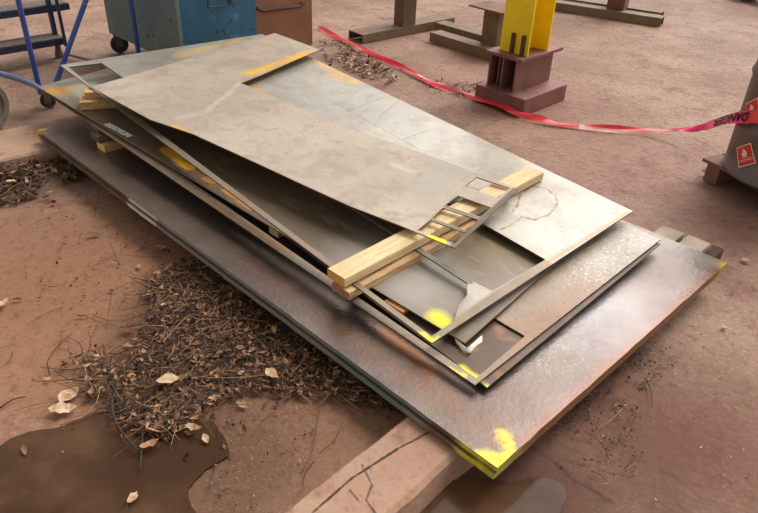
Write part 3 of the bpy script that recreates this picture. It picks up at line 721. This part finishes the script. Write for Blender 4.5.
# upside-down lettering on the pink stretch
blk = Mat('tape_ink', C(40, 20, 24), rough=.6, bump=0)
cu = bpy.data.curves.new('tape_words', 'FONT'); cu.body = 'DANGER'; cu.size = .066; cu.offset = .0022
o = bpy.data.objects.new('tape_words', cu); COL.objects.link(o); dg = bpy.context.evaluated_depsgraph_get()
me = bpy.data.meshes.new_from_object(o.evaluated_get(dg)); bpy.data.objects.remove(o)
def rib(px):       # centre of the ribbon where it is seen at px
    for i in range(NT - 1):
        xa, xb = pix(frames[i][0])[0], pix(frames[i + 1][0])[0]
        if xa <= px <= xb: t = (px - xa) / (xb - xa); return frames[i][0].lerp(frames[i + 1][0], t), frames[i][2].lerp(frames[i + 1][2], t), frames[i][1]
    return frames[-1][:3]
wtxt = max(v.co.x for v in me.vertices)
for v in me.vertices:
    s_ = 1 - v.co.x / wtxt; p, nn_, tt_ = rib(714 + s_ * 35)
    nz_ = tt_.cross(nn_).normalized()
    if nz_.dot(CAM - p) < 0: nz_ = -nz_
    v.co = p - UP * ((v.co.y - .022) * .95) + nz_ * .006 - W0[tape.name]
me.materials.append(blk.m); t_ = bpy.data.objects.new('tape_words', me); COL.objects.link(t_); t_.parent = tape
t_['label'] = 'black upside-down word'

# ------------------------------------------------------------------ blue dumpster and rusty bin
blu = Mat('blue_dumpster_paint', C(46, 104, 132), C(38, 90, 118), scale=4, rough=.5, bump=.12, var2=C(88, 136, 154), scale2=7, c2=(.6, .75))
k = blu.noise(11, (.63, .66), off=3., detail=9); blu.col = blu.mix(k, blu.col, C(40, 56, 60))
gry = Mat('grey_blue_dumpster_paint', C(98, 118, 116), C(84, 104, 106), scale=3, rough=.6, bump=.15, var2=C(118, 128, 118), scale2=6)
k = gry.noise(8, (.64, .67), off=6., detail=9); gry.col = gry.mix(k, gry.col, C(30, 46, 50))
D0 = at(109, 31, .17)
def solve_t(P, d, px):
    t = 0
    while pix(P + d * t)[0] < px and t < 4: t += .005
    return t
tl_ = solve_t(D0, EX, 183); DC = D0 + EX * tl_; tr_ = solve_t(DC, EY, 257.5)
du = thing('dumpster', Vector((DC.x, DC.y, 0)) + (EY * tr_ - EX * tl_) / 2, 'blue-painted steel dumpster on casters with peeling grey-blue end', 'dumpster')
bm = bmesh.new(); HD = 1.0
def prism(bm, P, d1, l1, d2, l2, z0, z1, mi=None):
    v = [bm.verts.new(Vector((q.x, q.y, z))) for z in (z0, z1) for q in (P, P + d1 * l1, P + d1 * l1 + d2 * l2, P + d2 * l2)]
    return [bm.faces.new([v[i] for i in f]) for f in ((0, 3, 2, 1), (4, 5, 6, 7), (0, 1, 5, 4), (1, 2, 6, 5), (2, 3, 7, 6), (3, 0, 4, 7))]
fs = prism(bm, D0, EX, tl_, EY, tr_, .155, HD)
fs[2].material_index = 1
bm.faces.remove(fs[1])
link('dumpster_body', bm, [blu, gry], du)
bm = bmesh.new()
for p_, d_, l_ in ((D0, EX, tl_), (DC, EY, tr_), (D0 + EY * tr_, EX, tl_), (D0, EY, tr_)): 
    box_bm(bm, Vector((p_.x, p_.y, HD)) + d_ * l_ / 2, d_, UP.cross(d_), UP, l_ + .04, .04, .04, .003)
link('rim', bm, blu, du)
nE = EX      # outward normal of the blue face
hp = [at_wall(x, y, DC + nE * .03, nE) for x, y in ((208, -6), (208, 7.5), (230, 5), (230, -8))]
bm = bmesh.new(); tube_bm(bm, [hp[0] - nE * .03] + hp + [hp[3] - nE * .03], .007, 8); link('handle', bm, Mat('dark_blue_bar', C(34, 60, 76), rough=.5), du)
bm = bmesh.new(); q0 = at_wall(182, 20, DC, nE); box_bm(bm, Vector((DC.x, DC.y, .56)) , EX, EY, UP, .03, .03, .86, .004); link('corner_post', bm, gry, du)
rub = Mat('dark_rubber', C(52, 50, 48), C(70, 66, 60), scale=15, rough=.75, bump=.1); mtl = Mat('dull_metal', C(120, 118, 114), rough=.4, metal=.7)
def caster(P, axis, r, parent, wdt=.035):
    P = Vector((P.x, P.y, 0)); axis = axis.normalized(); fw_ = UP.cross(axis)
    bm = bmesh.new(); box_bm(bm, P + UP * (2 * r + .012), axis, fw_, UP, .08, .08, .008, .001)
    for s_ in (-1, 1): box_bm(bm, P + UP * (r * 1.45) + axis * s_ * (wdt / 2 + .006), axis, fw_, UP, .005, r * .9, r * 1.35, .001)
    cs_ = link('caster', bm, mtl, parent)
    bm = bmesh.new(); lathe_bm(bm, P + UP * r, axis, [(0, -wdt / 2), (r * .4, -wdt / 2), (r * .45, -wdt * .35), (r * .75, -wdt * .35), (r * .8, -wdt / 2), (r * .94, -wdt / 2), (r, -wdt * .3), (r, wdt * .3), (r * .94, wdt / 2), (r * .8, wdt / 2), (r * .75, wdt * .35), (r * .45, wdt * .35), (r * .4, wdt / 2), (0, wdt / 2)], 28)
    link('wheel', bm, rub, cs_, smooth=False)
cw = at(124.5, 52, 0)
caster(cw - EY * .03, Vector((.5, -.87, 0)), .066, du)
caster(cw + EX * (tl_ - .3) + EY * .05, EX * .9 + EY * .3, .055, du)
caster(cw + EY * (tr_ - .25), EX * .5 + EY * .9, .055, du); caster(cw + EX * (tl_ - .3) + EY * (tr_ - .25), EX, .055, du)

rb = at(312.5, 45, 0); 
rbin = Mat('rust_brown_bin', C(156, 108, 80), C(138, 94, 70), scale=3, rough=.7, bump=.15, var2=C(146, 104, 76), scale2=10)
lb_ = 0
while pix(rb - EY * lb_)[0] > 254: lb_ += .01
bn = thing('steel_bin', rb - EY * lb_ / 2 - EX * .4, 'rusty brown steel bin right of the blue dumpster', 'bin')
bm = bmesh.new(); fs = prism(bm, rb - EX * .8 - EY * lb_, EX, .8, EY, lb_, .005, .95); bm.faces.remove(fs[1]); link('bin_body', bm, rbin, bn)
bm = bmesh.new(); p_ = [at_wall(x, y, rb + EX * .03, EX) for x, y in ((258, 9), (263, 11), (300, 6.5), (304, 4))]
tube_bm(bm, [p_[0] - EX * .03] + p_ + [p_[3] - EX * .03 ], .012, 8); link('pull_bar', bm, rustd, bn)

# ------------------------------------------------------------------ blue rolling ladder
lblu = Mat('ladder_blue', C(56, 84, 158), C(46, 70, 138), scale=8, rough=.45, bump=.05, var2=C(110, 126, 160), scale2=20, c2=(.62, .7))
lgb = Mat('worn_blue_grey', C(104, 124, 158), C(84, 100, 136), scale=10, rough=.5, bump=.1, var2=C(140, 130, 120), scale2=20)
grt = Mat('step_tread', C(128, 116, 106), C(96, 86, 80), scale=50, rough=.7, metal=.2, bump=.8, bscale=120)
nvy = Mat('step_side', C(58, 66, 92), C(46, 52, 74), scale=8, rough=.5, bump=.05)
LB = at(44, 108, 0)
la = thing('rolling_ladder', Vector((LB.x - .3, LB.y + .3, 0)), 'blue rolling stair ladder with perforated steps at the top left', 'ladder')
def vert_pt(px, py, base):       # the point above `base` seen at py
    z = 0
    while pix((base.x, base.y, z))[1] > py and z < 3: z += .005
    return Vector((base.x, base.y, z))
t1b = LB + UP * .11; t1x = at(43, 84, .17)
bm = bmesh.new(); tube_bm(bm, [Vector((LB.x, LB.y, .10)), Vector((LB.x, LB.y, .2)), Vector((LB.x, LB.y, 1.9))], .0155, 12); link('rail_post', bm, lblu, la)
t3 = at(148, 88, 0); t3 = at_wall(139, 54, Vector((LB.x, LB.y, 0)), UP) if False else t3
k_ = LB + EY * ((t3 - LB).dot(EY)); 
bm = bmesh.new(); tube_bm(bm, [Vector((k_.x, k_.y, .1)), Vector((k_.x, k_.y, 1.9))], .0155, 12); link('rail_post', bm, lblu, la)
# the diagonal
dA = Vector((LB.x, LB.y, .12)) + EY * .04
dB = k_ + UP * 0
nW = EX
dB1 = at_wall(57, 80, LB, nW); dB2 = at_wall(86, 0, LB, nW); dd = (dB2 - dB1)
bm = bmesh.new(); tube_bm(bm, [dB1 - dd * .28, dB2 + dd * .5], .0155, 12); link('diagonal_brace', bm, lblu, la)
# base tube and casters
bt = [at(-60, 62, .26), at(-20, 68, .24), at(0, 73.5, .22), at(18, 79, .20), at(34, 85, .18), at(40, 90, .16), Vector((LB.x, LB.y, .10))]
bm = bmesh.new(); tube_bm(bm, catmull(bt, 5), .017, 12); link('base_tube', bm, lgb, la)
bm = bmesh.new(); tube_bm(bm, [Vector((LB.x, LB.y, .13)), Vector((k_.x, k_.y, .13))], .015, 12); link('base_tube', bm, lgb, la)
caster(LB + EY * .03 + EX * .01, EX * .8 - EY * .3, .045, la, .03)
caster(k_ + EX * .01, EX * .8 - EY * .3, .045, la, .03)
# steps: run along EY, right end where seen
for (px, py, z, hgt) in ((66, 43.5, .12, .045), (69, 9, .33, .045)):
    E1 = at(px, py - 6, z + hgt)
    ln = 1.0; dp = .18
    c_ = E1 - EY * ln / 2 - EX * dp / 2
    bm = bmesh.new(); box_bm(bm, c_ - UP * hgt / 2 - UP * .002, EY, EX, UP, ln, dp, hgt, .003); st_ = link('step', bm, nvy, la)
    bm = bmesh.new(); box_bm(bm, c_ + UP * .001, EY, EX, UP, ln - .02, dp - .012, .004, .0); link('tread', bm, grt, st_)
FB = at(60, 57, 0)
bm = bmesh.new(); box_bm(bm, Vector((FB.x, FB.y, .65)) , EX, EY, UP, .035, .03, 1.16, .003); link('stringer', bm, nvy, la)
bm = bmesh.new(); lathe_bm(bm, Vector((FB.x, FB.y, 0)), UP, [(0, 0), (.032, 0), (.034, .02), (.022, .06), (.02, .09), (0, .09)], 20); link('rubber_foot', bm, Mat('grey_rubber_foot', C(110, 100, 92), rough=.8), la)
s0 = at(66, 46, .12); bm = bmesh.new(); tube_bm(bm, [s0, s0 + UP * .9], .012, 10); link('stringer', bm, nvy, la)
a_ = at(66, 54, .03); b_ = at(100, 63, .03); bm = bmesh.new(); tube_bm(bm, [a_, b_], .01, 8); link('ground_bar', bm, Mat('grey_bar', C(128, 112, 104), rough=.6), la)
# big wheel
wr = .145; wc = at(-5, 132, 0); wc = Vector((wc.x, wc.y, wr)); wa = (EX * .75 + EY * .25 ).normalized(); wa = Vector((.93, -.36, 0)).normalized()
wc -= wa * .02
bm = bmesh.new(); lathe_bm(bm, wc, wa, [(0, -.02), (.03, -.025), (.035, -.01), (wr * .7, -.012), (wr * .74, -.025), (wr * .93, -.028), (wr, -.016), (wr, .016), (wr * .93, .028), (wr * .74, .025), (wr * .7, .012), (.035, .01), (.03, .025), (0, .02)], 48)
link('wheel', bm, Mat('dusty_tire', C(128, 114, 102), C(100, 90, 82), scale=14, rough=.8, bump=.15), la, smooth=False)
bm = bmesh.new(); tube_bm(bm, [wc - wa * .05, wc + wa * .035], .012, 12); link('axle', bm, mtl, la)
bm = bmesh.new(); tube_bm(bm, [wc - wa * .045, wc - wa * .045 + UP * .16, at(-30, 67, .25)], .014, 10); link('wheel_bracket', bm, lgb, la)

# ------------------------------------------------------------------ leaves and litter
lm = [Mat('leaf_dark', C(72, 52, 40), C(50, 36, 28), scale=40, rough=.8, bump=0), Mat('leaf_brown', C(128, 92, 66), C(98, 68, 48), scale=40, rough=.8, bump=0),
      Mat('leaf_tan', C(180, 138, 102), C(146, 108, 78), scale=40, rough=.8, bump=0), Mat('leaf_pale', C(206, 178, 146), C(170, 136, 104), scale=40, rough=.75, bump=0)]
def leaf_bm(bm, c, size, ang, tilt, mi, curl=.3, asp=.6, n=5):
    ax = Vector((math.cos(ang), math.sin(ang), 0)); ay = Vector((-ax.y, ax.x, 0)); tl_ = Matrix.Rotation(tilt, 3, ay) @ Matrix.Rotation(random.uniform(-.5, .5) * min(1, abs(tilt) * 3), 3, ax)
    L_, R_ = [], []; M_ = []
    for i in range(n + 1):
        t = i / n; wv = math.sin(PI * min(t * 1.05, 1)) ** .7 * asp * .5 * (1 - .25 * t); zc = curl * size * (t - .5) ** 2
        jj = random.uniform(.62, 1.2); zc += random.uniform(-.05, .05) * size
        M_.append(c + tl_ @ (ax * (t - .5) * size + UP * zc * 1.0))
        L_.append(c + tl_ @ (ax * (t - .5) * size + ay * wv * size * jj + UP * (zc + curl * .35 * size * wv * 2)))
        R_.append(c + tl_ @ (ax * (t - .5) * size - ay * wv * size * jj + UP * (zc + curl * .35 * size * wv * 2)))
    ml, mm, mr_ = ([bm.verts.new(p) for p in q] for q in (L_, M_, R_))
    for i in range(n):
        for a, b in ((ml, mm), (mm, mr_)):
            f = bm.faces.new((a[i], b[i], b[i + 1], a[i + 1])); f.material_index = mi
def twig_bm(bm, a, b, r, mi, bend=.1, n=4):
    d = b - a; s_ = Vector((-d.y, d.x, 0)) * random.uniform(-bend, bend)
    P_ = [a.lerp(b, i / n) + s_ * math.sin(PI * i / n) + UP * random.uniform(0, .004) for i in range(n + 1)]
    k0 = len(bm.faces); tube_bm(bm, P_, [r * (1 - .5 * i / n) for i in range(n + 1)], 5)
    bm.faces.ensure_lookup_table()
    for f in bm.faces[k0:]: f.material_index = mi
def inpoly(x, y, P):
    r = False; j = len(P) - 1
    for i in range(len(P)):
        if (P[i][1] > y) != (P[j][1] > y) and x < (P[j][0] - P[i][0]) * (y - P[i][1]) / (P[j][1] - P[i][1]) + P[i][0]: r = not r
        j = i
    return r
def litter(name, poly, nleaf, ntwig, label, smin=.01, smax=.035, mound=.02, wts=(5, 5, 2, .4), edge_soft=.5, cen=None):
    P = [at(x, y, 0) for x, y in poly]; Q = [(p.x, p.y) for p in P]
    x0, x1 = min(q[0] for q in Q), max(q[0] for q in Q); y0, y1 = min(q[1] for q in Q), max(q[1] for q in Q)
    cx_ = sum(q[0] for q in Q) / len(Q); cy_ = sum(q[1] for q in Q) / len(Q); bm = bmesh.new()
    def rnd():
        while True:
            x, y = random.uniform(x0, x1), random.uniform(y0, y1)
            if random.random() < .30: x += random.gauss(0, .10); y += random.gauss(0, .10); ok = inpoly(x * .93 + cx_ * .07, y * .93 + cy_ * .07, Q) or random.random() < .05
            else: ok = inpoly(x, y, Q)
            if ok and noise.noise(Vector((x * 4, y * 4, 3))) > -.12 - .35 * random.random() + .25 * noise.noise(Vector((x * 13, y * 13, 8))): return x, y
    for i in range(nleaf):
        x, y = rnd(); s_ = random.uniform(smin, smax) * (1.5 if random.random() < .06 else 1); h = mound * max(0, .6 + noise.noise(Vector((x * 5, y * 5, 0)))) * random.random()
        inside = inpoly(x, y, Q)
        leaf_bm(bm, Vector((x, y, .005 + s_ * .2 + (h if inside else 0))), s_, random.uniform(0, 6.3), random.gauss(0, .45), random.choices(range(4), wts)[0], random.uniform(-.6, 1.0), random.uniform(.3, .75), n=3)
    for i in range(ntwig):
        x, y = rnd(); a = random.uniform(0, 6.3); l_ = random.uniform(.03, .16); z = .006 + mound * random.random()
        twig_bm(bm, Vector((x, y, z)), Vector((x + math.cos(a) * l_, y + math.sin(a) * l_, z + random.uniform(-.003, .015))), random.uniform(.0008, .0022), random.choices((0, 1, 2), (5, 3, 1.2))[0], .15)
    for v in bm.verts: v.co.z = max(v.co.z, .003)
    return tag(link(name, bm, lm, recalc=False), label, 'leaf litter', kind='stuff')
litter('leaf_litter', [(150, 285), (185, 262), (215, 268), (250, 298), (300, 335), (350, 368), (405, 403), (395, 415), (345, 405), (300, 398), (250, 392), (215, 405), (190, 432), (160, 440), (125, 425), (110, 405), (88, 400), (85, 380), (70, 365), (100, 350), (135, 345), (150, 320)], 4300, 1500,
       'wide pile of dark dead leaves, twigs and bark along the near edge of the plates', mound=.03, wts=(4, 6, 3.5, .8))
litter('leaf_litter', [(-10, 178), (20, 168), (55, 160), (80, 168), (82, 178), (60, 190), (55, 202), (30, 203), (-10, 210)], 900, 90, 'dark heap of dead leaves against the kerb at the left edge', smin=.015, smax=.05, mound=.04, wts=(6, 4, 1.2, .3))
litter('leaf_litter', [(318, 45), (335, 42), (352, 50), (372, 60), (392, 72), (400, 82), (385, 84), (362, 76), (340, 66), (322, 56)], 300, 20, 'pale scattered leaf litter between the sheets and the red tape', smin=.02, smax=.06, mound=.01, wts=(3, 3, 3, 3))
litter('leaf_litter', [(440, 80), (470, 84), (484, 96), (470, 100), (450, 94), (425, 86)], 80, 12, 'thin line of leaf litter by the column base', smin=.015, smax=.04, mound=.005, wts=(3, 3, 2, 2))
litter('dirt_crumbs', [(-20, 200), (90, 180), (200, 255), (150, 300), (70, 360), (-20, 400)], 300, 22, 'sparse dark crumbs and bark bits on the brown dirt at the left', smin=.005, smax=.018, mound=.0, wts=(5, 3, 1, .1))
litter('dirt_crumbs', [(200, 400), (390, 415), (300, 470), (240, 520), (200, 500), (225, 440)], 200, 9, 'sparse crumbs on the damp dirt left of the concrete kerb', smin=.004, smax=.014, mound=.0, wts=(5, 3, 1, .1))
litter('dirt_crumbs', [(545, 425), (600, 385), (650, 345), (690, 350), (640, 400), (640, 470), (600, 490), (560, 470)], 420, 8, 'dark crumbly dirt along the right end of the plates', smin=.004, smax=.016, mound=.004, wts=(8, 4, 1, .2))
litter('dirt_crumbs', [(560, 400), (600, 350), (700, 300), (770, 280), (780, 500), (600, 520)], 120, 0, 'pale specks of grit on the bare ground at the lower right', smin=.004, smax=.012, mound=.0, wts=(1, 1, 3, 3))

def leaf(px, py, size, deg, mi, label, asp=.7, curl=.4, z=.0, group=None, tilt=.1):
    bm = bmesh.new(); P = at(px, py, z); leaf_bm(bm, P + UP * (.004 + size * .1), size, rad(deg), tilt, mi, curl, asp, 7)
    st_a = P + UP * .006 - Vector((math.cos(rad(deg)), math.sin(rad(deg)), 0)) * size * .48
    o = link('dry_leaf', bm, lm, recalc=False)
    bm = bmesh.new(); twig_bm(bm, st_a + UP * size * .1, st_a - Vector((math.cos(rad(deg + 10)), math.sin(rad(deg + 10)), 0)) * size * .35, .0009, 1); link('stem', bm, lm, o)
    for v in o.data.vertices: v.co.z = max(v.co.z, .003 - o.location.z + z)
    return tag(o, label, 'leaf', group)
leaf(70, 398, .085, 70, 3, 'pale broad dry leaf above another at the left of the litter pile')
leaf(64, 412, .085, 15, 3, 'pale broad dry leaf lying lower of a pair, just above the puddle')
leaf(169, 383, .08, 25, 3, 'pale pointed dry leaf in the middle of the litter pile', z=.03)
leaf(228, 290, .075, -15, 2, 'large tan leaf beside the near edge of the thick plates')
leaf(165, 288, .05, 60, 3, 'small pale leaf at the back end of the litter pile', z=.012)
leaf(160, 251, .055, 5, 2, 'tan curled leaf on bare dirt near the thick plates', curl=1.)
leaf(130, 331, .055, 25, 1, 'brown curled leaf on bare dirt left of the litter pile', curl=1.2)
leaf(95, 236, .05, 10, 1, 'brown leaf on the crack in the dirt')
leaf(3, 307, .07, 80, 3, 'pale leaf at the left picture edge', curl=.6)
leaf(150, 447, .06, 40, 2, 'tan leaf at the inner edge of the left puddle', z=.01)
leaf(206, 441, .04, -60, 3, 'small pale leaf at the right tip of the left puddle', z=.006)
leaf(133, 500, .045, 75, 3, 'ragged pale leaf floating in the left puddle', z=.004)
leaf(194, 432, .05, 0, 3, 'crumpled whitish leaf at the back of the left puddle', z=.01, curl=1.2)
leaf(272, 376, .06, -40, 3, 'pale leaf inside the litter pile below its middle', z=.03)
leaf(270, 300, .05, 20, 2, 'tan leaf caught under the plate edge', z=.02)
leaf(243, 407, .045, -30, 2, 'tan leaf just below the litter pile', z=.0)
leaf(12, 183, .05, 30, 3, 'pale leaf in the heap at the left edge', z=.045)
leaf(705, 175, .075, 10, 3, 'crumpled pale paper bit beside the foot of the wooden skid', curl=1.2)  # paper bit built from the leaf shape
leaf(745, 262, .05, 60, 3, 'small pale leaf right of the thick plates corner')
leaf(724, 328, .035, 60, 3, 'tiny pale scrap of leaf low on the right ground')
leaf(18, 301, .035, 10, 0, 'dark bark chip in the dirt near the left edge')
leaf(83, 318, .05, 12, 0, 'dark thin leaf lying on dirt left of centre', asp=.3)
def stick(pts, r, mi, label, z=.008):
    bm = bmesh.new(); P_ = catmull([at(x, y, z) + UP * .004 * math.sin(i * 2) for i, (x, y) in enumerate(pts)], 5)
    n = len(P_); tube_bm(bm, P_, [r * (1 - .5 * i / n) for i in range(n)], 6)
    return tag(link('stick', bm, [lm[mi]], smooth=True), label, 'stick')
stick([(112, 400), (113, 415), (122, 432), (138, 450)], .005, 0, 'thick dark curved stick at the front of the litter pile', .03)
stick([(140, 470), (143, 430), (139, 415)], .0025, 0, 'thin dark stick standing out over the puddle', .02)
stick([(60, 425), (85, 418), (120, 405)], .0015, 1, 'long thin brown stalk from the litter pile toward the puddle')
stick([(15, 411), (38, 405), (58, 401)], .0012, 1, 'fine straight stalk pointing at the pale leaf pair')
stick([(50, 375), (48, 362), (58, 345), (72, 333)], .002, 0, 'curved dark twig on dirt at the left')
stick([(130, 282), (152, 292), (172, 302)], .0014, 2, 'straight pale twig at the back end of the litter pile')
stick([(150, 300), (156, 285), (172, 272), (176, 262)], .002, 0, 'bent dark twig near the paint-chipped plate edge')
stick([(150, 322), (165, 345), (178, 365)], .002, 0, 'dark straight twig crossing the litter pile', .03)
stick([(303, 470), (313, 450), (317, 425), (320, 405)], .002, 1, 'long curved brown twig on damp dirt by the kerb')
stick([(205, 378), (245, 378), (285, 372)], .0016, 2, 'long pale twig lying across the litter pile', .035)
stick([(158, 415), (200, 404), (232, 395)], .0016, 2, 'pale twig along the lower border of the litter', .02)
stick([(330, 352), (338, 338)], .002, 0, 'short dark twig against the plate edge', .02)
stick([(0, 408), (14, 400), (26, 396)], .003, 0, 'dark rough stick at the left edge below the pale leaf')

for q in ALLM: q.nt.links.new(q.col, q.b.inputs['Base Color'])

# repeats of one kind share a group
GR = {'leaf': 'loose dry leaves on the ground', 'stick': 'loose sticks and stalks on the ground', 'stand': 'steel stands behind the plates',
      'steel plate': 'thick plates at the bottom of the stack', 'cut steel sheet': 'cut-out steel sheets in the stack', 'steel sheet': 'whole thin steel sheets in the stack',
      'timber': 'pine timbers between the sheets', 'timber block': 'grey timbers under the far plate edge', 'wood block': 'wood blocks between the plates', 'puddle': 'muddy puddles'}
for o in bpy.data.objects:
    if o.parent is None and o.get('category') in GR: o['group'] = GR[o['category']]
